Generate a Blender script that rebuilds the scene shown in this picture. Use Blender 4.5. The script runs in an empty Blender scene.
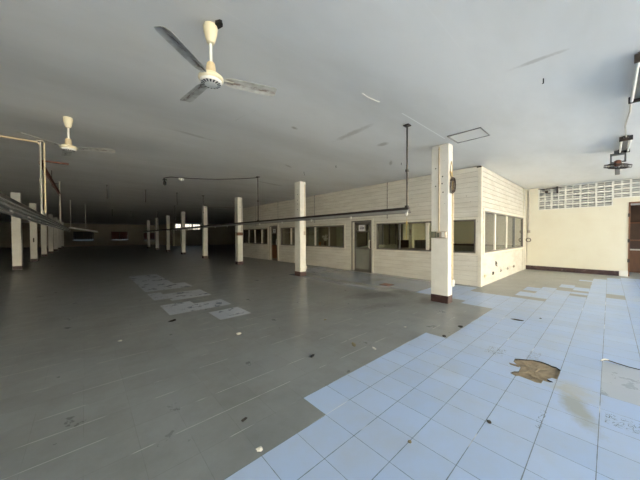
import bpy, math, random
from mathutils import Vector, Matrix
from mathutils.geometry import tessellate_polygon
random.seed(7)
S = bpy.context.scene
col = S.collection
H = 3.44          # ceiling height
BIG = 56.0        # y of the far wall
YA, YB, XS = 54.5, 44.0, 10.05   # the far wall comes in two steps

# ------------------------------------------------------------------ materials
def nodes(name):
    m = bpy.data.materials.new(name); m.use_nodes = True
    nt = m.node_tree; nt.nodes.clear()
    out = nt.nodes.new('ShaderNodeOutputMaterial')
    b = nt.nodes.new('ShaderNodeBsdfPrincipled')
    nt.links.new(b.outputs[0], out.inputs[0])
    return m, nt, b
def N(nt, t, **kw):
    n = nt.nodes.new(t)
    for k, v in kw.items():
        if k.startswith('i_'):
            key = k[2:]
            n.inputs[int(key) if key.isdigit() else key].default_value = v
        else: setattr(n, k, v)
    return n
def noise(nt, vec, scale, detail=4, rough=.6, dist=0):
    n = N(nt, 'ShaderNodeTexNoise', i_Scale=scale, i_Detail=detail, i_Roughness=rough, i_Distortion=dist)
    nt.links.new(vec, n.inputs['Vector']); return n.outputs[0]
def ramp(nt, fac, a, b, c0=(0,0,0,1), c1=(1,1,1,1)):
    r = N(nt, 'ShaderNodeValToRGB'); nt.links.new(fac, r.inputs[0])
    r.color_ramp.elements[0].position = a; r.color_ramp.elements[1].position = b
    r.color_ramp.elements[0].color = c0; r.color_ramp.elements[1].color = c1
    return r.outputs[0]
def math_(nt, op, a, b=None, c=None):
    n = N(nt, 'ShaderNodeMath', operation=op)
    for i, v in enumerate((a, b, c)):
        if v is None: continue
        if isinstance(v, (int, float)): n.inputs[i].default_value = v
        else: nt.links.new(v, n.inputs[i])
    return n.outputs[0]
def mix(nt, fac, a, b, blend='MIX'):
    n = N(nt, 'ShaderNodeMix', data_type='RGBA', blend_type=blend)
    if isinstance(fac, (int, float)): n.inputs[0].default_value = fac
    else: nt.links.new(fac, n.inputs[0])
    for i, v in ((6, a), (7, b)):
        if isinstance(v, tuple): n.inputs[i].default_value = (*v[:3], 1)
        else: nt.links.new(v, n.inputs[i])
    return n.outputs[2]
def pos(nt):
    return N(nt, 'ShaderNodeNewGeometry').outputs['Position']
def scaled(nt, vec, s):
    m = N(nt, 'ShaderNodeMapping'); m.inputs['Scale'].default_value = s
    nt.links.new(vec, m.inputs[0]); return m.outputs[0]
def bump(nt, b, h, strength=.2, dist=.01):
    n = N(nt, 'ShaderNodeBump', i_Strength=strength, i_Distance=dist)
    nt.links.new(h, n.inputs['Height']); nt.links.new(n.outputs[0], b.inputs['Normal'])

def painted(name, base, dirt, rough=.6, amount=.5, scale=2.0, spots=0.0, spotcol=(.08,.05,.03), metal=0.0, streak=(1,1,1), bmp=.12):
    """painted / worn surface: base colour with patches of dirt and small chips"""
    m, nt, b = nodes(name)
    p = scaled(nt, pos(nt), streak)
    n1 = noise(nt, p, scale, 6, .65)
    f = math_(nt, 'MULTIPLY', ramp(nt, n1, .42, .75), amount)
    c = mix(nt, f, base, dirt)
    if spots > 0:
        n2 = noise(nt, pos(nt), 14, 5, .7)
        f2 = ramp(nt, n2, .70 - spots * .1, .73 - spots * .1)
        c = mix(nt, f2, c, spotcol)
    nt.links.new(c, b.inputs['Base Color'])
    b.inputs['Roughness'].default_value = rough
    b.inputs['Metallic'].default_value = metal
    bump(nt, b, noise(nt, p, 30, 3), bmp, .004)
    return m

M = {}
M['siding'] = painted('siding_paint', (.69,.66,.585), (.40,.33,.25), .55, .38, 1.3, .28, (.22,.15,.10), streak=(1,1,4))
M['siding_worn'] = painted('siding_paint_worn', (.585,.565,.50), (.38,.31,.23), .55, .5, 2.2, .55, (.26,.18,.12), streak=(1,1,2.5))
M['gap'] = painted('board_gap_dirt', (.26,.225,.17), (.2,.16,.12), .8, .5, 6)
M['trim'] = painted('trim_paint', (.72,.68,.58), (.45,.38,.28), .5, .4, 3, .3, (.2,.14,.09))
M['pillar'] = painted('pillar_paint', (.74,.72,.66), (.50,.46,.38), .5, .35, 2.2, .2, (.16,.13,.11))
M['plinth'] = painted('maroon_paint', (.045,.020,.018), (.16,.10,.085), .5, .45, 7, .55, (.34,.27,.24))
M['plaster'] = painted('cream_plaster', (.69,.655,.535), (.57,.48,.34), .7, .25, 1.2, .02, (.4,.33,.24))
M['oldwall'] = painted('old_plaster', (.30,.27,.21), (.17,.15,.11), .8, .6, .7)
M['alu'] = painted('brown_aluminium', (.20,.185,.16), (.12,.10,.08), .4, .4, 4, metal=.4)
M['steel'] = painted('dark_steel', (.055,.047,.042), (.12,.08,.055), .5, .5, 8, metal=.5)
M['galv'] = painted('galvanised_sheet', (.30,.29,.27), (.16,.14,.11), .35, .5, 5, metal=.7)
M['reflector'] = painted('grey_reflector', (.33,.32,.30), (.22,.20,.17), .35, .5, 5, metal=.5)
M['bright'] = painted('bright_galvanised', (.62,.62,.60), (.40,.38,.34), .25, .4, 6, metal=.8)
M['rust'] = painted('rusty_steel', (.16,.055,.03), (.07,.03,.02), .7, .7, 9)
M['conduit'] = painted('yellowed_conduit', (.60,.49,.31), (.38,.27,.15), .45, .4, 6)
M['conduit_grey'] = painted('grey_conduit', (.46,.42,.36), (.30,.25,.19), .5, .4, 6)
M['enamel'] = painted('cream_enamel', (.72,.65,.46), (.50,.40,.24), .35, .3, 5)
M['white'] = painted('white_plastic', (.80,.78,.72), (.60,.55,.45), .35, .2, 6)
M['blade'] = painted('fan_blade', (.56,.55,.51), (.22,.13,.09), .3, .75, 5, .7, (.16,.08,.05), metal=.15, streak=(1,1,1))
M['black'] = painted('black_rubber', (.012,.011,.010), (.03,.025,.02), .6, .3, 9)
M['slot'] = painted('slot_dark', (.09,.09,.085), (.05,.05,.045), .8, .3, 9)
M['wood'] = painted('brown_wood', (.20,.085,.035), (.10,.04,.02), .45, .6, 3, streak=(1,5,1))
M['darkwood'] = painted('dark_wood', (.07,.035,.02), (.03,.018,.012), .5, .6, 3)
M['concrete'] = painted('grey_concrete', (.42,.42,.41), (.30,.29,.27), .8, .6, 3)
M['vent'] = painted('vent_block_paint', (.72,.71,.66), (.55,.51,.43), .7, .4, 3)
M['mortar'] = painted('exposed_mortar', (.31,.235,.145), (.17,.125,.075), .95, .8, 14, .6, (.07,.05,.035), bmp=.9)
M['brass'] = painted('worn_metal_box', (.50,.42,.34), (.18,.17,.12), .35, .7, 9, metal=.5)
M['green'] = painted('green_grey_box', (.12,.13,.09), (.28,.24,.17), .5, .5, 9)
M['wire'] = painted('dark_wire', (.05,.035,.03), (.12,.06,.04), .5, .5, 9)
M['yellow'] = painted('yellow_wire', (.58,.42,.14), (.40,.27,.08), .5, .4, 9)
M['paper'] = painted('white_paper', (.80,.79,.76), (.65,.62,.55), .7, .3, 9)
M['ink'] = painted('dark_ink', (.06,.06,.065), (.10,.10,.10), .7, .3, 9)
M['red'] = painted('red_cloth', (.10,.020,.012), (.05,.012,.010), .9, .5, 3)
M['curtain'] = painted('pale_curtain', (.36,.36,.27), (.24,.25,.18), .9, .5, 3)
M['leaf'] = painted('dry_leaf', (.30,.26,.15), (.14,.09,.04), .8, .7, 20)
M['chip'] = painted('pale_chip', (.70,.68,.62), (.5,.46,.4), .8, .5, 20)
M['darkchip'] = painted('dark_chip', (.035,.03,.025), (.10,.08,.06), .9, .5, 20)
M['orange'] = painted('orange_card', (.50,.20,.06), (.3,.12,.04), .7, .4, 9)
M['opposite'] = painted('sunlit_opposite_wall', (.78,.70,.54), (.66,.59,.45), .9, .4, .6)
M['bank'] = painted('added_bank', (.075,.056,.030), (.055,.042,.022), .95, .5, .5)  # added slope outside, toned for the brightness in the high windows
M['bank_dark'] = painted('added_bank_dim', (.05,.05,.045), (.03,.03,.025), .95, .5, .5)  # added backdrop, kept dim against the sky in the low window slits
M['yard'] = painted('yard_concrete', (.47,.45,.40), (.36,.34,.29), .9, .5, .5)
M['doorpanel'] = painted('grey_green_panel', (.25,.25,.21), (.17,.17,.14), .4, .4, 3)

def blade_mat():
    m, nt, b = nodes('fan_blade_stained')
    tc = N(nt, 'ShaderNodeTexCoord').outputs['Object']; sp = N(nt, 'ShaderNodeSeparateXYZ'); nt.links.new(tc, sp.inputs[0])
    c = mix(nt, ramp(nt, noise(nt, tc, 9, 4), .45, .7), (.60,.59,.54), (.40,.38,.33))
    mid = ramp(nt, math_(nt, 'ABSOLUTE', math_(nt, 'SUBTRACT', sp.outputs[1], .012)), .004, .026, (1,1,1,1), (0,0,0,1))
    st = ramp(nt, noise(nt, scaled(nt, tc, (7,30,1)), 1.0, 5, .7), .44, .56)
    c = mix(nt, math_(nt, 'MULTIPLY', mid, math_(nt, 'MULTIPLY', st, .9)), c, (.13,.06,.04))
    nt.links.new(c, b.inputs['Base Color']); b.inputs['Roughness'].default_value = .3; b.inputs['Metallic'].default_value = .15
    return m
M['blade'] = blade_mat()
def glass():
    m = bpy.data.materials.new('window_glass'); m.use_nodes = True
    nt = m.node_tree; nt.nodes.clear()
    out = N(nt, 'ShaderNodeOutputMaterial'); mx = N(nt, 'ShaderNodeMixShader')
    tr = N(nt, 'ShaderNodeBsdfTransparent'); tr.inputs[0].default_value = (.84,.85,.80,1)
    gl = N(nt, 'ShaderNodeBsdfGlossy'); gl.inputs['Roughness'].default_value = .03
    fr = N(nt, 'ShaderNodeFresnel', i_IOR=1.5)
    geo = N(nt, 'ShaderNodeNewGeometry')     # the far side of the pane adds no second mirror
    front = math_(nt, 'SUBTRACT', 1.0, geo.outputs['Backfacing'])
    nt.links.new(math_(nt, 'MULTIPLY', math_(nt, 'MULTIPLY', fr.outputs[0], 1.8), front), mx.inputs[0])
    nt.links.new(tr.outputs[0], mx.inputs[1]); nt.links.new(gl.outputs[0], mx.inputs[2])
    nt.links.new(mx.outputs[0], out.inputs[0])
    return m
M['glass'] = glass()


TX, TY, PX, PY = 1.159, 1.250, .2972, .3024
def stain(nt, p, sp, c, cx, cy, rx, ry, ang, colr, amt, nscale=6, wild=1.6):
    """an irregular dried blotch of its own shape and colour"""
    ca, sa = math.cos(ang), math.sin(ang)
    dx = math_(nt, 'SUBTRACT', sp.outputs[0], cx); dy = math_(nt, 'SUBTRACT', sp.outputs[1], cy)
    u = math_(nt, 'DIVIDE', math_(nt, 'ADD', math_(nt, 'MULTIPLY', dx, ca), math_(nt, 'MULTIPLY', dy, sa)), rx)
    v = math_(nt, 'DIVIDE', math_(nt, 'SUBTRACT', math_(nt, 'MULTIPLY', dy, ca), math_(nt, 'MULTIPLY', dx, sa)), ry)
    r = math_(nt, 'SQRT', math_(nt, 'ADD', math_(nt, 'MULTIPLY', u, u), math_(nt, 'MULTIPLY', v, v)))
    r = math_(nt, 'ADD', r, math_(nt, 'MULTIPLY', math_(nt, 'SUBTRACT', noise(nt, p, nscale, 5, .7), .5), wild))
    f = math_(nt, 'MULTIPLY', ramp(nt, r, .35, 1.0, (1,1,1,1), (0,0,0,1)), amt)
    return mix(nt, f, c, colr)
def ceiling_mat():
    m, nt, b = nodes('ceiling_board')
    p = pos(nt)
    c = mix(nt, ramp(nt, noise(nt, scaled(nt, p, (.5,1.2,1)), .8, 4, .6), .4, .7), (.77,.76,.735), (.69,.675,.64))
    # board joints every 1.22 m along y and 2.44 m along x, only faintly visible
    sep = N(nt, 'ShaderNodeSeparateXYZ'); nt.links.new(p, sep.inputs[0])
    def joint(s, off, pitch, w):
        t = math_(nt, 'FRACT', math_(nt, 'DIVIDE', math_(nt, 'SUBTRACT', s, off), pitch))
        return math_(nt, 'LESS_THAN', math_(nt, 'MULTIPLY', math_(nt, 'ABSOLUTE', math_(nt, 'SUBTRACT', t, .5)), pitch), w)
    j = joint(sep.outputs[1], 2.29 - .61, 1.22, .006)
    jm = math_(nt, 'MULTIPLY', j, ramp(nt, noise(nt, scaled(nt, p, (.7,.7,1)), 1.1, 2), .48, .6))
    c = mix(nt, math_(nt, 'MULTIPLY', jm, .12), c, (.9,.89,.86))
    # water stains and scuffs: thin brownish smears
    n2 = noise(nt, scaled(nt, p, (2.2,.55,1)), 1.1, 5, .7, 1.5)
    st = ramp(nt, n2, .69, .76)
    c = mix(nt, math_(nt, 'MULTIPLY', st, .45), c, (.27,.24,.19))
    for a in ((3.845,.56,.05,.30,.1,.38),(3.87,3.35,.10,.55,-.05,.4),(4.835,3.31,.12,.16,0,.5),(4.3,6.1,.25,.06,.5,.4),(2.86,3.87,.10,.05,.3,.6),(6.2,4.0,.3,.05,.6,.5),(5.3,8.6,.8,.10,.2,.35),(1.6,5.5,.5,.06,.1,.3)):
        c = stain(nt, p, sep, c, *a[:5], (.27,.23,.17), a[5], 7, 1.2)
    sy = math_(nt, 'LESS_THAN', math_(nt, 'ABSOLUTE', math_(nt, 'SUBTRACT', sep.outputs[1], 2.275)), .010)
    sx = math_(nt, 'MULTIPLY', math_(nt, 'GREATER_THAN', sep.outputs[0], 3.85), math_(nt, 'LESS_THAN', sep.outputs[0], 5.5))
    c = mix(nt, math_(nt, 'MULTIPLY', math_(nt, 'MULTIPLY', sy, sx), .9), c, (.95,.95,.92))
    nt.links.new(c, b.inputs['Base Color'])
    b.inputs['Roughness'].default_value = .75
    h = math_(nt, 'ADD', noise(nt, p, 1.6, 2), math_(nt, 'MULTIPLY', j, -.25))
    bump(nt, b, h, .22, .02)
    return m
def tile_mat(name, base, alt, dirt, dirt_amt, rough, grout_dark, white_share, blot=False):
    """ceramic tile: joints and per-tile tone from the UV map (one unit per tile)"""
    m, nt, b = nodes(name)
    uv = N(nt, 'ShaderNodeUVMap', uv_map='tile').outputs[0]
    p = pos(nt)
    sep = N(nt, 'ShaderNodeSeparateXYZ'); nt.links.new(uv, sep.inputs[0])
    fl = N(nt, 'ShaderNodeVectorMath', operation='FLOOR'); nt.links.new(uv, fl.inputs[0])
    wn = N(nt, 'ShaderNodeTexWhiteNoise', noise_dimensions='2D'); nt.links.new(fl.outputs[0], wn.inputs['Vector'])
    c = mix(nt, wn.outputs[0], base, alt)
    d = math_(nt, 'MULTIPLY', ramp(nt, noise(nt, p, 1.4, 7, .7), .42, .72), dirt_amt)
    c = mix(nt, d, c, dirt)
    fine = ramp(nt, noise(nt, scaled(nt, p, (1.4,1,1)), 22, 4, .8), .70, .76)
    c = mix(nt, math_(nt, 'MULTIPLY', fine, .35 if blot else .16), c, dirt)
    def dist(s):   # distance to the nearest joint in metres
        t = math_(nt, 'FRACT', s)
        return math_(nt, 'MULTIPLY', math_(nt, 'MINIMUM', t, math_(nt, 'SUBTRACT', 1.0, t)), .3)
    du, dv = dist(sep.outputs[0]), dist(sep.outputs[1])
    wob = math_(nt, 'MULTIPLY', noise(nt, p, 9, 3), .0045)
    # joints along x (constant v) and along y (constant u)
    gv = math_(nt, 'LESS_THAN', dv, math_(nt, 'ADD', .0003, wob))
    gu = math_(nt, 'LESS_THAN', du, math_(nt, 'ADD', -.0003, wob))
    keep = ramp(nt, noise(nt, scaled(nt, p, (1,1,1)), 2.3, 2, .5), .44 , .52)
    # a joint is pale (fresh grout / scraped) in stretches, dark elsewhere
    row = N(nt, 'ShaderNodeCombineXYZ'); nt.links.new(math_(nt, 'ROUND', sep.outputs[1]), row.inputs[1])
    nt.links.new(math_(nt, 'MULTIPLY', sep.outputs[0], .10), row.inputs[0])
    wr = N(nt, 'ShaderNodeTexNoise', i_Scale=5.3, i_Detail=2); nt.links.new(row.outputs[0], wr.inputs['Vector'])
    pale = ramp(nt, wr.outputs[0], white_share, white_share + .04)
    if blot:
        gcol = mix(nt, pale, grout_dark, (.70,.71,.70))
        c = mix(nt, math_(nt, 'MULTIPLY', gu, .85), c, grout_dark)
        c = mix(nt, math_(nt, 'MULTIPLY', gv, .85), c, gcol)
        # brown water mark drying on the tiles beside the hole
        sp = N(nt, 'ShaderNodeSeparateXYZ'); nt.links.new(p, sp.inputs[0])
        c = stain(nt, p, sp, c, 3.10, .17, .40, .11, .35, (.30,.28,.20), .7)
        c = stain(nt, p, sp, c, 3.42, .22, .2, .2, 0, (.42,.40,.32), .6)
        c = stain(nt, p, sp, c, 9.0, -.9, 1.2, .6, 0, (.6,.58,.5), .6)
        # crushed joint: short dark crumbs beside two of the lines
        def crumbs(c, x0, x1, y0, y1):
            gx = math_(nt, 'MULTIPLY', math_(nt, 'GREATER_THAN', sp.outputs[0], x0), math_(nt, 'LESS_THAN', sp.outputs[0], x1))
            gy = math_(nt, 'MULTIPLY', math_(nt, 'GREATER_THAN', sp.outputs[1], y0), math_(nt, 'LESS_THAN', sp.outputs[1], y1))
            v = N(nt, 'ShaderNodeTexVoronoi', feature='DISTANCE_TO_EDGE', i_Scale=38.0); nt.links.new(p, v.inputs['Vector'])
            k = math_(nt, 'MULTIPLY', math_(nt, 'LESS_THAN', v.outputs[0], .05), ramp(nt, noise(nt, p, 25, 3), .45, .52))
            f = math_(nt, 'MULTIPLY', math_(nt, 'MULTIPLY', gx, gy), k)
            return mix(nt, math_(nt, 'MULTIPLY', f, .85), c, (.07,.07,.075))
        c = crumbs(c, 3.02, 3.2, -.6, .01)
        c = crumbs(c, 2.56, 2.85, .335, .375)
        c = crumbs(c, 3.95, 4.2, .55, .66)
        c = crumbs(c, 3.75, 4.0, .86, 1.05)
    else:
        if name in ('grey_tile', 'dulled_blue_tile'):
            sp = N(nt, 'ShaderNodeSeparateXYZ'); nt.links.new(p, sp.inputs[0])
            dk = (.085,.08,.065)
            for a in ((5.3,3.9,.9,.45,-.5,.75),(5.7,2.75,.45,.22,.2,.8),(6.2,3.6,.5,.3,.8,.6),(4.6,3.2,.7,.25,-.4,.5),(6.0,5.6,.9,.3,-.7,.5),(7.2,5.2,.5,.3,0,.4)):
                c = stain(nt, p, sp, c, *a[:5], dk, a[5], 3.5)
        gcol = mix(nt, pale, grout_dark, (.52,.53,.51))
        c = mix(nt, math_(nt, 'MULTIPLY', gu, math_(nt, 'MULTIPLY', keep, .35)), c, grout_dark)
        thin = math_(nt, 'MULTIPLY', gv, math_(nt, 'MAXIMUM', pale, .35))
        c = mix(nt, math_(nt, 'MULTIPLY', thin, .9), c, gcol)
    nt.links.new(c, b.inputs['Base Color'])
    rr = math_(nt, 'ADD', rough, math_(nt, 'MULTIPLY', noise(nt, p, 3, 5, .7), .22))
    nt.links.new(rr, b.inputs['Roughness'])
    g = math_(nt, 'MAXIMUM', gu, gv)
    h = math_(nt, 'ADD', math_(nt, 'MULTIPLY', g, -.6), math_(nt, 'MULTIPLY', noise(nt, p, 5, 3), .5))
    bump(nt, b, h, .18, .006)
    return m
M['ceiling'] = ceiling_mat()
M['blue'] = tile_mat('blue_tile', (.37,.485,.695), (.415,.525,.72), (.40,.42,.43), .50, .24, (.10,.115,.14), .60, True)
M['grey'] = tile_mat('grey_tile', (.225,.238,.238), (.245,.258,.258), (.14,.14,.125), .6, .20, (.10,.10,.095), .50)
M['beige'] = tile_mat('beige_tile', (.32,.315,.285), (.345,.34,.31), (.24,.23,.20), .45, .32, (.2,.19,.16), .60)
M['strip'] = tile_mat('dulled_blue_tile', (.27,.305,.36), (.30,.335,.39), (.20,.205,.20), .4, .12, (.14,.14,.14), .56)
M['pale'] = tile_mat('pale_grey_tile', (.40,.44,.50), (.43,.47,.53), (.34,.36,.37), .35, .18, (.12,.12,.12), .56)

# ------------------------------------------------------------------ mesh building
class MB:
    def __init__(s): s.v = []; s.f = []; s.mi = []; s.cur = 0
    def add(s, vs, fs):
        o = len(s.v); s.v += [tuple(v) for v in vs]
        for f in fs: s.f.append([o + i for i in f]); s.mi.append(s.cur)
        return s
    def box(s, x0, x1, y0, y1, z0, z1, bv=0):
        if bv <= 0:
            vs = [(x, y, z) for z in (z0, z1) for x, y in ((x0,y0),(x1,y0),(x1,y1),(x0,y1))]
            return s.add(vs, [(3,2,1,0),(4,5,6,7),(0,1,5,4),(1,2,6,5),(2,3,7,6),(3,0,4,7)])
        b = bv; ring = [(x0+b,y0),(x1-b,y0),(x1,y0+b),(x1,y1-b),(x1-b,y1),(x0+b,y1),(x0,y1-b),(x0,y0+b)]
        inner = [(min(max(x,x0+b),x1-b), min(max(y,y0+b),y1-b)) for x, y in ring]
        L = [(inner, z0), (ring, z0+b), (ring, z1-b), (inner, z1)]
        vs = [(x, y, z) for r, z in L for x, y in r]
        fs = [tuple(range(7,-1,-1)), tuple(range(24,32))]
        for k in range(3):
            for i in range(8):
                j = (i+1) % 8; fs.append((k*8+i, k*8+j, k*8+8+j, k*8+8+i))
        return s.add(vs, fs)
    def tube(s, pts, r, n=8, caps=True):
        pts = [Vector(p) for p in pts]; rs = r if isinstance(r, (list, tuple)) else [r]*len(pts)
        o = len(s.v); up = None
        for i, p in enumerate(pts):
            t = (pts[min(i+1, len(pts)-1)] - pts[max(i-1, 0)]).normalized()
            if up is None: up = t.orthogonal().normalized()
            up = (up - t*up.dot(t)).normalized(); w = t.cross(up)
            for k in range(n):
                a = 2*math.pi*k/n; s.v.append(tuple(p + (up*math.cos(a) + w*math.sin(a))*rs[i]))
        for i in range(len(pts)-1):
            for k in range(n):
                k2 = (k+1) % n; s.f.append([o+i*n+k, o+i*n+k2, o+(i+1)*n+k2, o+(i+1)*n+k]); s.mi.append(s.cur)
        if caps:
            s.f.append([o+k for k in range(n-1,-1,-1)]); s.mi.append(s.cur)
            s.f.append([o+(len(pts)-1)*n+k for k in range(n)]); s.mi.append(s.cur)
        return s
    def lathe(s, prof, c=(0,0), n=28):
        """prof: (radius, z) pairs around the vertical through c"""
        o = len(s.v)
        for r, z in prof:
            for k in range(n):
                a = 2*math.pi*k/n; s.v.append((c[0]+r*math.cos(a), c[1]+r*math.sin(a), z))
        for i in range(len(prof)-1):
            for k in range(n):
                k2 = (k+1) % n; s.f.append([o+i*n+k, o+i*n+k2, o+(i+1)*n+k2, o+(i+1)*n+k]); s.mi.append(s.cur)
        s.f.append([o+k for k in range(n)]); s.mi.append(s.cur)
        s.f.append([o+(len(prof)-1)*n+k for k in range(n-1,-1,-1)]); s.mi.append(s.cur)
        return s
    def torus(s, c, R, r, axis='z', n=28, m=8, tilt=None):
        pts = []
        for k in range(n+1):
            a = 2*math.pi*k/n; v = Vector((R*math.cos(a), R*math.sin(a), 0))
            if tilt is not None: v = tilt @ v
            pts.append(Vector(c)+v)
        return s.tube(pts, r, m, caps=False)
    def build(s, name, mat, parent=None, smooth=False, label=None, recalc=True):
        me = bpy.data.meshes.new(name); me.from_pydata(s.v, [], s.f)
        mats = mat if isinstance(mat, (list, tuple)) else [mat]
        for m in mats: me.materials.append(m)
        if len(mats) > 1:
            for p, i in zip(me.polygons, s.mi): p.material_index = i
        if recalc:
            import bmesh
            b = bmesh.new(); b.from_mesh(me); bmesh.ops.recalc_face_normals(b, faces=b.faces); b.to_mesh(me); b.free()
        if smooth:
            for p in me.polygons: p.use_smooth = True
            try: me.set_sharp_from_angle(angle=math.radians(38))
            except Exception: pass
        me.update()
        o = bpy.data.objects.new(name, me); col.objects.link(o)
        if parent: o.parent = parent
        if label: o['label'] = label
        return o
def empty(name, loc=(0,0,0), rz=0):
    o = bpy.data.objects.new(name, None); col.objects.link(o); o.location = loc; o.rotation_euler.z = rz
    o.empty_display_size = .1; return o
def tag(o, label=None, cat=None, group=None, kind=None):
    if label: o['label'] = label
    if cat: o['category'] = cat
    if group: o['group'] = group
    if kind: o['kind'] = kind
    return o
def struct(o, label=None): o['kind'] = 'structure'; (o.__setitem__('label', label) if label else None); return o
def copy_tree(o, parent=None):
    c = o.copy(); col.objects.link(c); c.parent = parent
    for ch in [x for x in col.objects if x.parent == o]: copy_tree(ch, c)
    return c

# ------------------------------------------------------------------ floor
XW = 14.2           # cream back wall plane
XO = 8.36           # office front wall plane
YO = 2.45           # office side wall plane
hole = [(3.869, 0.652), (3.921, 0.591), (3.937, 0.52), (3.919, 0.456), (3.892, 0.419), (3.895, 0.386), (3.845, 0.343), (3.726, 0.34), (3.566, 0.345), (3.564, 0.383), (3.502, 0.414), (3.471, 0.361), (3.435, 0.391), (3.436, 0.437), (3.358, 0.44), (3.337, 0.478), (3.35, 0.527), (3.356, 0.577), (3.364, 0.622), (3.334, 0.645), (3.368, 0.7), (3.438, 0.678), (3.476, 0.643), (3.59, 0.65), (3.63, 0.689), (3.701, 0.736), (3.801, 0.742), (3.842, 0.691)]
me_v, me_f, me_uv, me_m = [], [], [], []
def face(pts, uvs, mat):
    o = len(me_v); me_v.extend([(x, y, 0) for x, y in pts]); me_f.append(list(range(o, o+len(pts)))); me_uv.extend(uvs); me_m.append(mat)
BL, GR, BE, PA = 0, 1, 2, 3
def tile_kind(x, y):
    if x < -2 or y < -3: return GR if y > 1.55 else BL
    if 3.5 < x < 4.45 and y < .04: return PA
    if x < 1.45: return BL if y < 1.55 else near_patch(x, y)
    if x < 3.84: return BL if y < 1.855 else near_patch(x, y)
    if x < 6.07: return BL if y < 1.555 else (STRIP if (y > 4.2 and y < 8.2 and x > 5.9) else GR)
    if y > 2.45:
        if x > XO: return BE
        if x > 8.07: return GR
        lim = 6.3 if y < 3.3 else (6.5 if y < 5 else 6.3)
        if y < 7.6: return (BL if y < 3.3 else STRIP) if x > lim else GR
        return PA if (y < 9.2 and x > 6.6) else GR
    if y > 1.64:
        if x < 6.27: return BL if y < 2.17 else GR
        return BL if x < 7.62 else BE
    if y > 1.35: return BL if (x < 7.6 or 7.87 < x < 8.5 or 8.85 < x < 9.45) else BE
    if y > 1.05: return BL if (x < 7.6 or 7.87 < x < 9.6) else BE
    if y > .74: return BL if (x < 9.5 or 9.95 < x < 10.5) else BE
    if y > .44: return BL if (x < 8.9 or 9.1 < x < 9.45 or 9.7 < x < 10.3 or 11.62 < x < 11.95) else BE
    if y > .14: return BL if x < 12.7 else BE
    if y > -.17: return BE if (8.97 < x < 9.65 or x > 13.3) else BL
    return BL if x < 13.6 else BE
STRIP = 4
def near_patch(x, y):
    if 1.16 < x < 2.40 and 5.5 < y < 6.4 and not (x > 1.8 and y > 6.1): return PA
    if 1.75 < x < 2.32 and 4.57 < y < 5.2: return PA
    if 1.14 < x < 2.1 and 8.25 < y < 11.9: return PA
    if 2.0 < x < 2.4 and 8.2 < y < 9.1: return PA
    if 1.14 < x < 1.5 and 7.1 < y < 7.8: return PA
    if 1.45 < x < 2.4 and 6.7 < y < 7.5: return PA
    return GR
xs_left = [TX + PX*i for i in range(-11, 10)]          # up to 3.834
xs_left = [x for x in xs_left if x <= 3.84]
xs = xs_left + [3.834 + .3186*k for k in range(1, 8)]
while xs[-1] < 14.1: xs.append(xs[-1] + .3)
xs[-1] = 14.2
ys = [TY + PY*j for j in range(-15, 40)]
i38 = len(xs_left) - 1
for a in range(len(xs)-1):
    for b in range(len(ys)-1):
        x0, x1, y0, y1 = xs[a], xs[a+1], ys[b], ys[b+1]
        inhole = (3.5 < (x0+x1)/2 < 3.85+.3 and .04 < (y0+y1)/2 < .95) or (3.2 < (x0+x1)/2 < 3.54 and .04 < (y0+y1)/2 < .95)
        if inhole: continue
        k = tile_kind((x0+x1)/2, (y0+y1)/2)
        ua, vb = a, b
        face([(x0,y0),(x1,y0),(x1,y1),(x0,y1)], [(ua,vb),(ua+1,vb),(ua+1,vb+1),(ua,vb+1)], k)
# cells around the broken tile, cut out along its ragged edge
HX = [x for x in xs if 3.2 < x < 4.2]; HY = [y for y in ys if .03 < y < .96]
def uv_at(x, y):
    a = max(i for i in range(len(xs)-1) if xs[i] <= x + 1e-6); b = max(i for i in range(len(ys)-1) if ys[i] <= y + 1e-6)
    return (a + (x-xs[a])/(xs[a+1]-xs[a]), b + (y-ys[b])/(ys[b+1]-ys[b]))
hx0, hx1, hy0, hy1 = HX[0], HX[-1], HY[0], HY[-1]
outer = [(hx0,hy0),(hx1,hy0),(hx1,hy1),(hx0,hy1)]
tri = tessellate_polygon([[Vector((*p,0)) for p in outer], [Vector((*p,0)) for p in hole]])
allp = outer + hole
for t in tri:
    P = [allp[i] for i in t]
    ar = (P[1][0]-P[0][0])*(P[2][1]-P[0][1]) - (P[2][0]-P[0][0])*(P[1][1]-P[0][1])
    if abs(ar) < 1e-9: continue
    if ar < 0: P = P[::-1]
    face(P, [(0, 0)]*3, BL)
    me_uv[-3:] = [((p[0]-xs_left[i38])/PX + i38 if p[0] <= 3.834 else i38 + (p[0]-3.834)/.3186, (p[1]-ys[0])/PY) for p in P]
# the far and side stretches: whole-number tile counts per face
def bigface(x0, x1, y0, y1, k):
    nu, nv = round((x1-x0)/.3), round((y1-y0)/.3)
    face([(x0,y0),(x1,y0),(x1,y1),(x0,y1)], [(100,100),(100+nu,100),(100+nu,100+nv),(100,100+nv)], k)
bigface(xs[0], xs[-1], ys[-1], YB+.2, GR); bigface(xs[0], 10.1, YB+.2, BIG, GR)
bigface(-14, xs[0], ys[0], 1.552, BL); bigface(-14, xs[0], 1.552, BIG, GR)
bigface(14.2, 20, 20, YB+.2, GR); bigface(14.2, 18.5, ys[0], 3.0, BE)
me = bpy.data.meshes.new('floor'); me.from_pydata(me_v, [], me_f)
for k in ('blue','grey','beige','pale','strip'): me.materials.append(M[k])
uvl = me.uv_layers.new(name='tile')
for i, uv in enumerate(me_uv): uvl.data[i].uv = uv
for p, k in zip(me.polygons, me_m): p.material_index = k
floor = bpy.data.objects.new('floor', me); col.objects.link(floor)
struct(floor, 'worn tiled floor, pale blue near the open side and grey beyond')
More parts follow.
